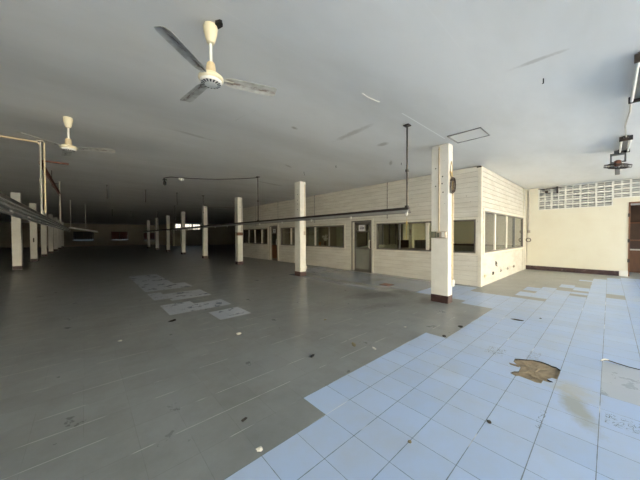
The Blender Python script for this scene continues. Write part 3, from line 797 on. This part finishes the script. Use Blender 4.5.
# ------------------------------------------------------------------ hanging light troughs
def trough(x, y0, y1, zt, hangers, label, w=.05, refl=.10, depth=.07, hold0=0.0, hmat='steel', wide=False):
    r = empty('light_trough', (x, y0, 0)); tag(r, label, 'light trough'); L = y1-y0
    m = MB(); m.box(-w/2,w/2,0,L,zt-.045,zt,.003); m.build('channel', M['steel'], r)
    # sheet reflector under the channel, one mesh with its folded edges
    m = MB(); a = refl; z0 = zt-.045; z1 = z0-depth; th = .003
    prof = [(-a,z1),(-a*.45,z0-.004),(a*.45,z0-.004),(a,z1)]
    prof2 = [(px, pz-th) for px, pz in prof]
    pr = prof + prof2[::-1]; n = len(pr)
    m.add([(px, 0, pz) for px, pz in pr]+[(px, L, pz) for px, pz in pr], [(i,(i+1)%n,n+(i+1)%n,n+i) for i in range(n)]+[tuple(range(n-1,-1,-1)), tuple(range(n,2*n))])
    m.build('reflector', M['reflector'], r)
    if wide:
        m = MB()
        for dx, dz in ((a+.03,.075), (a+.035,.125), (a+.01,.165)): m.tube([(dx,0,z0-dz),(dx,L,z0-dz)], .016, 8)
        m.build('conduit', M['bright'], r, smooth=True)
    for yy in hangers:
        m = MB(); m.tube([(0,yy-y0,H+.005),(0,yy-y0,zt-.01)], .016, 8); m.box(-.05,.05,yy-y0-.05,yy-y0+.05,H-.008,H+.012)
        m.box(-.028,.028,yy-y0-.028,yy-y0+.028,zt-.02,zt+.03); m.box(-.022,.022,yy-y0-.022,yy-y0+.022,2.62,2.66)
        m.build('hanger', M[hmat], r, smooth=True)
    yy = y0 + hold0; 
    while yy < y1:
        m = MB(); q = .015; zl = z1 if not wide else z1+.02; m.box(-q,q,yy-y0-.02,yy-y0+.02,zl-.035,z0-.02,.003); m.box(-.010,.010,yy-y0-.010,yy-y0+.010,zl-.05,zl-.035)
        m.build('lamp_holder', M['white'], r); yy += 1.33
    return r
trough(4.31, 2.40, 31.0, 1.985, (2.443,7.87,13.3,18.7,24.1), 'long dark light trough hung on rods before the office front', hold0=.05, refl=.065, depth=.055)
trough(-.66, 3.0, 18.2, 1.93, (7.87,13.3), 'wide metal light trough hung before the darker pillar row', hold0=.55, w=.06, refl=.085, depth=.12, hmat='conduit_grey', wide=True)
# far loose reflector
r = empty('loose_reflector', (-.6,19.5,1.955)); tag(r, 'pale loose reflector hanging far off beyond the trough end', 'reflector')
m = MB(); e = (1.22,3.9,-.155)
m.add([(-.07,0,-.03),(.07,0,-.03),(0,0,.05),(e[0]-.07,e[1],e[2]-.05),(e[0]+.07,e[1],e[2]-.05),(e[0],e[1],e[2]+.05)],[(0,1,2),(3,5,4),(0,3,4,1),(1,4,5,2),(2,5,3,0)]); m.build('sheet', M['paper'], r)
for t in (.02, .52):
    m = MB(); m.tube([(e[0]*t,e[1]*t,e[2]*t),(e[0]*t,e[1]*t,H+.01-1.955)], .018, 6); m.build('hanger', M['conduit_grey'], r)
# rusty angle bar between two hangers, and its stub
r = empty('rusty_bar', (-.66,7.87,3.03)); tag(r, 'rust-brown angle bar fixed between two hanger rods under the ceiling', 'steel bar')
m = MB(); m.box(-.03,.03,.03,5.75,.0,.008); m.box(-.03,-.022,.03,5.75,-.05,0); m.build('bar', M['rust'], r)
m = MB(); m.box(0.02,.42,-.03,.0,.0,.03); m.build('cross_arm', M['rust'], r)
m = MB(); m.tube([(0,5.75,.0),(0,5.75,-1.1)], .015, 6); m.build('drop_rod', M['rust'], r)
m = MB(); m.tube([(-.05,3.2,.41),(-.05,3.2,-.06),(.0,3.22,-.1)], .008, 5); m.tube([(.0,3.0,.0),(.12,3.0,.02)], .008, 5); m.build('tie_wire', M['wire'], r)
# conduit running on the ceiling to the first hanger
m = MB(); m.tube([(-4.5,7.88,H-.02),(-.70,7.88,H-.02),(-.665,7.88,H-.08)], .018, 8)
tag(m.build('ceiling_conduit', M['conduit'], smooth=True), 'pale conduit along the ceiling to the near hanger rod', 'conduit')
m = MB(); m.tube([(-.60,7.81,H-.03),(-.60,7.81,1.97)], .014, 8)
tag(m.build('drop_conduit', M['conduit'], smooth=True), 'yellowish conduit dropping beside the near hanger rod', 'conduit')
# short bare hanger stubs
for i, (x, y, z, lab) in enumerate(((.649,12.87,2.90,'short bare rod stub hanging in the dark, nearest the rusty bar'),(1.933,13.2,2.92,'short bare rod stub, the middle one of three'),
        (3.136,13.2,2.90,'short bare rod stub nearest the long dark trough'),(2.675,24.9,2.88,'tiny far rod stub near the far wall'),(1.5,24.4,2.95,'tiny far rod stub beside the one near the far wall'))):
    m = MB(); m.tube([(0,0,H+.01-z),(0,0,0)], .013, 6); m.box(-.03,.03,-.03,.03,H-.01-z,H+.012-z)
    o = m.build('hanger_rod', M['steel'], smooth=True); o.location = (x, y, z); tag(o, lab, 'hanger rod', 'bare hanger stubs')

# cable under the ceiling with a white connector
m = MB(); pts = []
A0, A1 = Vector((4.31,7.87,3.42)), Vector((2.1,9.55,3.40))
for i in range(15):
    t = i/14; q = A0.lerp(A1, t); q.z -= .10*4*t*(1-t)*.6; pts.append(q)
pts += [Vector((2.03,9.75,3.41)), Vector((1.98,10.05,3.425))]
m.tube(pts, .011, 6); tag(m.build('ceiling_cable', M['wire'], smooth=True), 'dark cable sagging under the ceiling from the second trough rod', 'cable')
m = MB(); m.tube([(2.42,9.30,3.315),(2.30,9.40,3.325)], .035, 10); m.box(2.32,2.40,9.31,9.39,3.27,3.34,.01)
tag(m.build('hanging_connector', M['white'], smooth=True), 'white connector on the cable under the ceiling', 'connector')
m = MB(); m.tube([(2.02,10.1,3.43),(2.02,10.1,3.36),(2.03,10.1,3.33)], [.02,.02,.045], 8); m.tube([(2.03,10.1,3.33),(2.03,10.1,3.24),(2.03,10.1,3.20)], [.045,.05,.02], 8); m.tube([(1.97,10.1,3.38),(2.09,10.1,3.40)], .02, 6)
tag(m.build('lamp_socket', M['black'], smooth=True), 'black bare lamp socket on the ceiling beside the white connector', 'lamp socket')

# ------------------------------------------------------------------ ceiling fans
def blade_mesh(L=.51, r0=.115):
    m = MB(); n = 14; vs = []; fs = []
    for i in range(n+1):
        t = i/n; r = r0 + L*t
        w = .055 + .010*t
        if t > .95: w *= math.sqrt(max(0.0, 1-((t-.95)/.05)**2))*.25+.75
        if t < .12: w *= .55+.45*t/.12
        for j, q in enumerate((-1,-.55,0,.55,1)):
            zc = (1-q*q)*.007 - q*w*.20
            vs.append((r, q*w, zc)); 
        for j, q in enumerate((1,.55,0,-.55,-1)):
            zc = (1-q*q)*.007 - q*w*.20 - .003
            vs.append((r, q*w, zc))
    k = 10
    for i in range(n):
        for j in range(k): fs.append((i*k+j, i*k+(j+1)%k, (i+1)*k+(j+1)%k, (i+1)*k+j))
    fs.append(tuple(range(k-1,-1,-1))); fs.append(tuple(n*k+j for j in range(k)))
    m.add(vs, fs)
    m.box(.075,.20,-.022,.022,-.008,-.002)          # blade iron
    return m
def ceiling_fan(x, y, zb, angs, label, L=.5):
    r = empty('ceiling_fan', (x, y, zb)); tag(r, label, 'ceiling fan', 'white ceiling fans'); T = H-zb
    m = MB(); m.lathe([(.020,T-.165),(.035,T-.155),(.046,T-.12),(.060,T-.06),(.064,T-.015),(.058,T+.005)]); m.build('canopy', M['enamel'], r, smooth=True)
    m = MB(); m.lathe([(.014,.10),(.014,T-.15)], n=12); m.build('downrod', M['white'], r, smooth=True)
    m = MB(); m.lathe([(.030,.145),(.036,.135),(.042,.10),(.046,.05),(.036,.02)]); m.build('yoke_cover', M['conduit'] if L > .49 else M['enamel'], r, smooth=True)
    m = MB(); m.lathe([(.05,.035),(.088,.028),(.108,.012),(.112,-.008),(.104,-.022),(.096,-.026)]); mt = m.build('motor', M['enamel'], r, smooth=True)
    m = MB(); m.lathe([(.098,-.024),(.098,-.034),(.088,-.045),(.05,-.056),(.0,-.060)])
    m.cur = 1
    for k in range(16):
        a = 2*math.pi*k/16; c, s_ = math.cos(a), math.sin(a)
        i0, i1 = .055, .085
        vv = [(i0*c-.006*s_, i0*s_+.006*c, -.0568),(i0*c+.006*s_, i0*s_-.006*c, -.0568),(i1*c+.009*s_, i1*s_-.009*c, -.0485),(i1*c-.009*s_, i1*s_+.009*c, -.0485)]
        m.add(vv, [(0,1,2,3)])
    m.build('bottom_cap', [M['white'], M['slot']], mt, smooth=False, recalc=False)
    for a in angs:
        bl = blade_mesh(L).build('blade', M['blade'], r, smooth=True); bl.rotation_euler.z = math.radians(a)
    return r
ceiling_fan(.898, 2.516, 2.955, (96, 218, 341), 'nearer white ceiling fan with rust-stained blades and a black gap at its cup')
ceiling_fan(-.183, 6.022, 2.955, (95, 220, 334), 'further white ceiling fan hanging above the metal trough', .53)
# dark ragged gap where the near fan cup meets the ceiling
m = MB(); m.add([(.965,2.50,H-.004),(.985,2.44,H-.004),(.96,2.40,H-.004),(.94,2.405,H-.004),(.915,2.445,H-.004),(.93,2.49,H-.004)]+[(.965,2.50,H+.02),(.985,2.44,H+.02),(.96,2.40,H+.02),(.94,2.405,H+.02),(.915,2.445,H+.02),(.93,2.49,H+.02)],
  [(0,1,2,3,4,5),(6,7,8,9,10,11)]+[(i,(i+1)%6,6+(i+1)%6,6+i) for i in range(6)])
struct(m.build('ceiling_hole', M['black']), 'ragged dark gap in the ceiling beside the near fan cup')
# small ceiling marks: bare screw hooks
for x, y, lab in ((5.04,6.32,'dark wire hook under the ceiling above the middle pillar'),(6.40,3.80,'small dark hook in the ceiling by the office top'),(4.34,.58,'tiny dark ceiling hook near the scuffed streak'),(5.3,5.2,'tiny dark hook in the ceiling before the middle pillar')):
    m = MB(); q = 1.0 if x > 5 and y > 6 else .4; m.tube([(0,0,.02),(0,0,-.04*q),(.015*q,0,-.06*q),(.02*q,0,-.09*q),(0,.01,-.10*q)], .007, 5); o = m.build('ceiling_hook', M['black'], smooth=True); o.location = (x, y, H); tag(o, lab, 'hook')

# ------------------------------------------------------------------ fittings under the ceiling by the open side
def tube_light(x0, x1, yc, label):
    r = empty('ceiling_tube_light', (x0, yc, H)); tag(r, label, 'tube light'); L = x1-x0
    m = MB(); m.add([(0,-.045,0),(0,.045,0),(0,.035,-.055),(0,-.035,-.055),(L,-.045,0),(L,.045,0),(L,.035,-.055),(L,-.035,-.055)], [(0,1,2,3),(4,5,6,7),(0,1,5,4),(1,2,6,5),(2,3,7,6),(3,0,4,7)]); m.build('housing', M['galv'], r)
    for q in (0, L-.03):
        m = MB(); m.box(q,q+.03,-.09,.09,-.10,-.01,.004); m.build('end_cap', M['steel'], r)
    for dy in (-.06,.06):
        m = MB(); m.tube([(.03,dy,-.075),(L-.03,dy,-.075)], .017, 12); m.build('tube', M['vent'], r, smooth=True)
    return r
tube_light(4.45, 5.80, -.25, 'twin tube light on the ceiling at the near end of the grey cable')
tube_light(7.98, 9.15, -.20, 'twin tube light on the ceiling just before the caged fan')
m = MB(); m.tube([(5.80,-.18,H-.03),(6.4,-.20,H-.012),(7.2,-.17,H-.012),(7.98,-.20,H-.03)], .012, 6)
tag(m.build('light_cable', M['conduit_grey'], smooth=True), 'grey cable on the ceiling joining the two tube lights', 'cable')
r = empty('orbit_fan', (9.23,-.11,3.07)); tag(r, 'small caged fan under a ceiling bracket by the doorway', 'caged fan')
tl = Matrix.Rotation(math.radians(9), 3, 'X') @ Matrix.Rotation(math.radians(-7), 3, 'Y')
m = MB(); 
for dz, R in ((.03,.215),(-.03,.215),(.05,.14),(-.05,.14)): m.torus(tl @ Vector((0,0,dz)), R, .008, tilt=tl, n=32, m=6)
for k in range(24):
    a = 2*math.pi*k/24
    m.tube([tl @ Vector((R*math.cos(a), R*math.sin(a), z)) for R, z in ((.05,-.06),(.14,-.05),(.215,-.03),(.22,0),(.215,.03),(.14,.05),(.05,.06))], .003, 4)
m.build('guard', M['steel'], r, smooth=True)
m = MB(); m.lathe([(.03,.14),(.06,.12),(.065,.02),(.05,0)], n=16); m.build('motor', M['rust'], r, smooth=True)
for k in range(3):
    m = MB(); a = 2*math.pi*k/3; ca, sa = math.cos(a), math.sin(a); vs = []
    for rr, ww in ((.04,.03),(.10,.06),(.18,.055)):
        for q in (-1,1):
            v = Vector((rr, q*ww, -q*.018)); vs.append(tl @ Vector((v.x*ca-v.y*sa, v.x*sa+v.y*ca, v.z)))
    vs2 = [v+Vector((0,0,.003)) for v in vs]
    m.add(vs+vs2, [(0,1,3,2),(2,3,5,4),(6,8,9,7),(8,10,11,9),(0,2,8,6),(2,4,10,8),(4,5,11,10),(5,3,9,11),(3,1,7,9),(1,0,6,7)]); m.build('blade', M['galv'], r)
m = MB(); m.box(-.03,.03,-.13,-.10,.08,.30); m.box(-.03,.03,.09,.12,.08,.30); m.box(-.03,.03,-.13,.12,.25,.30); m.box(-.03,.03,-.13,.12,.08,.11); m.box(-.05,.05,-.06,.06,.30,.36); m.build('bracket', M['galv'], r)
m = MB(); m.box(-.035,.035,-.04,.04,-.20,-.06,.01); m.build('gear_box', M['galv'], r)

# wiring on the cream wall beside the office
m = MB(); m.tube([(XW-.02,2.33,3.40),(XW-.02,2.33,1.68)], .022, 8); m.tube([(XW-.02,2.38,3.40),(XW-.02,2.38,.26)], .010, 6)
tag(m.build('wall_conduit', M['conduit_grey'], smooth=True), 'tan conduit down the corner of the cream wall', 'conduit')
m = MB(); m.box(XW-.06,XW,2.27,2.37,1.56,1.68,.006); tag(m.build('wall_switch', M['brass']), 'small brown switch box at the foot of the corner conduit', 'switch')
m = MB()
for q in range(4): m.torus((XW-.03-.004*q,2.33,1.26), .07+.006*q, .007, tilt=Matrix.Rotation(math.radians(90),3,'Y'), n=20, m=5)
tag(m.build('cable_loop', M['wire'], smooth=True), 'dark ring of cable hanging on the cream wall corner', 'cable loop')
m = MB(); m.tube([(XW-.03,2.02,3.38),(XW-.05,1.7,3.35),(XW-.04,1.45,3.38),(XW-.04,1.3,3.34)], .014, 6); m.box(XW-.09,XW-.01,1.70,1.80,3.20,3.30,.01); m.tube([(XW-.05,1.42,3.42),(XW-.05,1.42,3.15)], .03, 8)
tag(m.build('wall_bracket', M['wire'], smooth=True), 'dark cable and bracket on the vent blocks near the office corner', 'bracket')
# sockets and wire along the side wall of the office
m = MB(); m.tube([(8.66,YO-.024,.28),(9.45,YO-.024,.285),(10.34,YO-.024,.29),(11.2,YO-.024,.30),(12.1,YO-.024,.30)], .007, 5)
tag(m.build('socket_wire', M['conduit_grey'], smooth=True), 'thin wire running low along the bright side wall', 'wire')
for i, (x, mt, lab) in enumerate(((8.66,'enamel','pale socket low on the side wall, nearest the office corner post'),(9.45,'black','black socket low on the bright side wall'),(10.34,'conduit_grey','grey socket next to the black one on the side wall'),(11.2,'conduit_grey','fourth socket along the side wall wire'),(12.1,'brass','last socket on the side wall wire'))):
    m = MB(); m.box(-.045,.045,-.05,-.003,-.045,.045,.006); m.cur = 1; m.box(-.02,-.008,-.053,-.049,-.01,.012); m.box(.008,.02,-.053,-.049,-.01,.012)
    o = m.build('wall_socket', [M[mt], M['slot']]); o.location = (x, YO, .29); tag(o, lab, 'socket', 'sockets along the side wall')
r = empty('wire_knot', (9.78,YO,.56));  # knot of wire fixed flat on the wall boards
m = MB(); m.torus((0,-.03,0), .07, .009, tilt=Matrix.Rotation(math.radians(90),3,'X'), n=18, m=5); m.tube([(-.09,-.03,.09),(-.03,-.035,.03),(.04,-.035,-.04),(.10,-.03,-.10)], .008, 5)
o = m.build('wire', M['wire'], r, smooth=True); tag(r, 'small dark knot of wire stuck on the bright side wall', 'wire knot')
# end box of wires at the top of the office corner
m = MB(); m.box(XO-.06,XO+.02,YO-.02,YO+.10,H-.045,H-.01,.005); tag(m.build('corner_clip', M['steel']), 'small dark clip at the top of the office corner', 'clip')

# pull cord under the first lamp holder
m = MB(); m.tube([(4.33,2.46,1.80),(4.335,2.46,1.68),(4.33,2.465,1.56),(4.335,2.47,1.40)], .004, 5); m.tube([(4.33,2.46,1.73),(4.33,2.46,1.67)], .012, 6)
tag(m.build('pull_cord', M['yellow'], smooth=True), 'thin yellow pull cord below the near end of the long trough', 'pull cord')

# ------------------------------------------------------------------ office interior
m = MB(); m.box(11.9, XW, 6.95, 7.03, 0, H); struct(m.build('wall_partition', M['plaster']))
m = MB(); m.box(XO+.06, XW, 12.75, 12.83, 0, H); struct(m.build('wall_partition_far', M['oldwall']))
r = empty('glazed_partition', (10.2, 7.0, 0)); tag(r, 'glazed inner partition with thin posts seen through the office window', 'partition')
m = MB(); m.box(-1.7,1.7,-.02,.02,0,1.0); m.box(-1.7,1.7,-.03,.03,1.0,1.05); m.box(-1.7,1.7,-.03,.03,2.05,2.12); m.build('frame', M['curtain'], r)
for q in (-1.15,-.6,0.0,.55,1.1,1.66):
    m = MB(); m.box(q-.03,q+.03,-.03,.03,1.05,2.05); m.build('post', M['alu'] if q != -.6 else M['trim'], r)
m = MB(); m.box(-1.7,1.7,-.02,.02,2.12,H); m.build('top_panel', M['oldwall'], r)
r = empty('wall_cabinet', (13.8, 4.2, 0)); tag(r, 'long low cabinet with dark top edge inside the office', 'cabinet')
m = MB(); m.box(-.35,.35,-1.7,1.2,0,.98,.01); m.build('body', M['doorpanel'], r)
m = MB(); m.box(-.38,.38,-1.72,1.22,.98,1.05,.005); m.build('worktop', M['darkwood'], r)
r = empty('desk', (9.25, 4.95, 0)); tag(r, 'red-brown wooden desk just inside the office window', 'desk')
m = MB(); m.box(-.35,.40,-.95,.55,.94,.985,.008); m.build('desk_top', M['wood'], r)
for dy in (-.9,.46):
    m = MB(); m.box(-.30,.35,dy,dy+.04,0,.94); m.build('side_panel', M['wood'], r)
r = empty('filing_cabinet', (12.1, 6.5, 0)); tag(r, 'dark low filing cabinet inside the office by the partition', 'filing cabinet')
m = MB(); m.box(-.9,.6,-.35,.35,0,1.25,.01); m.build('body', M['darkwood'], r)
for k in range(3):
    m = MB(); m.box(-.88+.5*k,-.42+.5*k,-.37,-.35,.72,1.2,.004); m.build('drawer', M['steel'], r)
r = empty('interior_post', (10.9, 5.95, 0)); tag(r, 'cream post inside the office seen through the front window', 'post')
m = MB(); m.box(-.09,.09,-.09,.09,0,H,.006); m.build('shaft', M['plaster'], r)
m = MB(); m.box(-.11,-.09,-.03,.05,1.5,1.75,.004); m.build('switch_box', M['brass'], r)
r = empty('window_curtain', (XO+.35, 8.35, 0)); tag(r, 'pale gathered curtain in the office window nearest the door', 'curtain')
m = MB(); n = 30; m.add([(.02*math.sin(i*1.3), -.22+.40*i/n, z) for i in range(n+1) for z in (.95,1.95)], [(2*i,2*i+2,2*i+3,2*i+1) for i in range(n)]); m.build('cloth', M['curtain'], r, recalc=False)
m = MB(); m.tube([(0,-.6,1.97),(0,.5,1.97)], .01, 6); m.build('rail', M['steel'], r)
r = empty('window_curtain', (XO+.35, 10.1, 0)); tag(r, 'drab curtain half hidden by the middle pillar', 'curtain')
m = MB(); m.add([(.02*math.sin(i*1.3), -.35+.8*i/n, z) for i in range(n+1) for z in (.95,1.95)], [(2*i,2*i+2,2*i+3,2*i+1) for i in range(n)]); m.build('cloth', M['curtain'], r, recalc=False)
m = MB(); m.tube([(0,-.5,1.97),(0,.6,1.97)], .01, 6); m.build('rail', M['steel'], r)
# shelf behind window 2 with a bunch of flowers and a card box
r = empty('side_table', (9.15, 9.65, 0)); tag(r, 'dark side table behind the five-pane office window', 'table')
m = MB(); m.box(-.4,.3,-.5,.6,.93,.97,.005); m.build('table_top', M['darkwood'], r)
for dx in (-.37,.24):
    for dy in (-.47,.54):
        m = MB(); m.box(dx,dx+.04,dy,dy+.04,0,.93); m.build('leg', M['darkwood'], r)
r = empty('flower_bunch', (9.0, 9.62, .97)); tag(r, 'pale dried flower bunch in a vase behind the office glass', 'flowers')
m = MB(); m.lathe([(.05,0),(.07,.06),(.06,.16),(.035,.22),(.045,.25)], n=14); m.build('vase', M['darkwood'], r, smooth=True)
m = MB(); rnd = random.Random(5)
for q in range(26):
    a = rnd.uniform(0,6.28); rr = rnd.uniform(.02,.17); z = rnd.uniform(.36,.60)-rr*.5; c = (rr*math.cos(a), rr*math.sin(a), z)
    m.tube([(0,0,.2), c], .003, 3); m.lathe([(.004,z-.02),(.026,z-.005),(.028,z+.01),(.006,z+.022)], c=(c[0],c[1]), n=6)
m.build('flower', M['white'], r)
r = empty('card_box', (8.85, 9.95, .97)); tag(r, 'small orange card box beside the flowers behind the glass', 'box')
m = MB(); m.box(-.08,.08,-.10,.10,0,.13,.004); m.build('body', M['orange'], r)
m = MB(); m.add([(-.08,-.1,.13),(.08,-.1,.13),(.10,-.16,.19),(-.08,-.16,.19)],[(0,1,2,3)]); m.build('flap', M['orange'], r)

# ------------------------------------------------------------------ light
w = bpy.data.worlds.new('World'); S.world = w; w.use_nodes = True
bg = w.node_tree.nodes['Background']; bg.inputs[0].default_value = (.50,.72,1.0,1); bg.inputs[1].default_value = 8.4
sun = bpy.data.lights.new('sun', 'SUN'); sun.energy = 66; sun.color = (1,.94,.85); sun.angle = .009
so = bpy.data.objects.new('sun', sun); col.objects.link(so)
# sun stands high behind the yard side; it lights the yard, not the hall
so.rotation_euler = Vector((.3,-.85,-1)).to_track_quat('-Z','Y').to_euler()
pl = bpy.data.lights.new('sky_portal', 'AREA'); pl.shape = 'RECTANGLE'; pl.size = 21.6; pl.size_y = 3.2; pl.cycles.is_portal = True
po = bpy.data.objects.new('sky_portal', pl); col.objects.link(po); po.location = (3.35, YF-.1, 1.6); po.rotation_euler = (math.radians(90), 0, 0)

S.cycles.diffuse_bounces = 8; S.cycles.max_bounces = 12
S.cycles.use_denoising = True
S.view_settings.view_transform = 'Standard'; S.view_settings.look = 'None'; S.view_settings.gamma = 1
S.view_settings.exposure = -0.40
S.view_settings.use_curve_mapping = False

# ------------------------------------------------------------------ camera
cam = bpy.data.cameras.new('camera'); co = bpy.data.objects.new('camera', cam); col.objects.link(co)
F, YAW, PIT, ROL = 260.7258, math.radians(47.98855), math.radians(.96721), math.radians(-.206604)
cam.sensor_fit = 'HORIZONTAL'; cam.sensor_width = 36; cam.lens = 36*F/640; cam.clip_start = .02; cam.clip_end = 300
cy, sy, cp, sp = math.cos(YAW), math.sin(YAW), math.cos(PIT), math.sin(PIT)
fw = Vector((cy*cp, sy*cp, -sp)); rt = Vector((sy, -cy, 0)); up = rt.cross(fw)
c, s = math.cos(ROL), math.sin(ROL); R, U = c*rt + s*up, -s*rt + c*up
mt = Matrix((R, U, -fw)).transposed().to_4x4(); mt.translation = Vector((0,0,1.48)); co.matrix_world = mt
S.camera = co
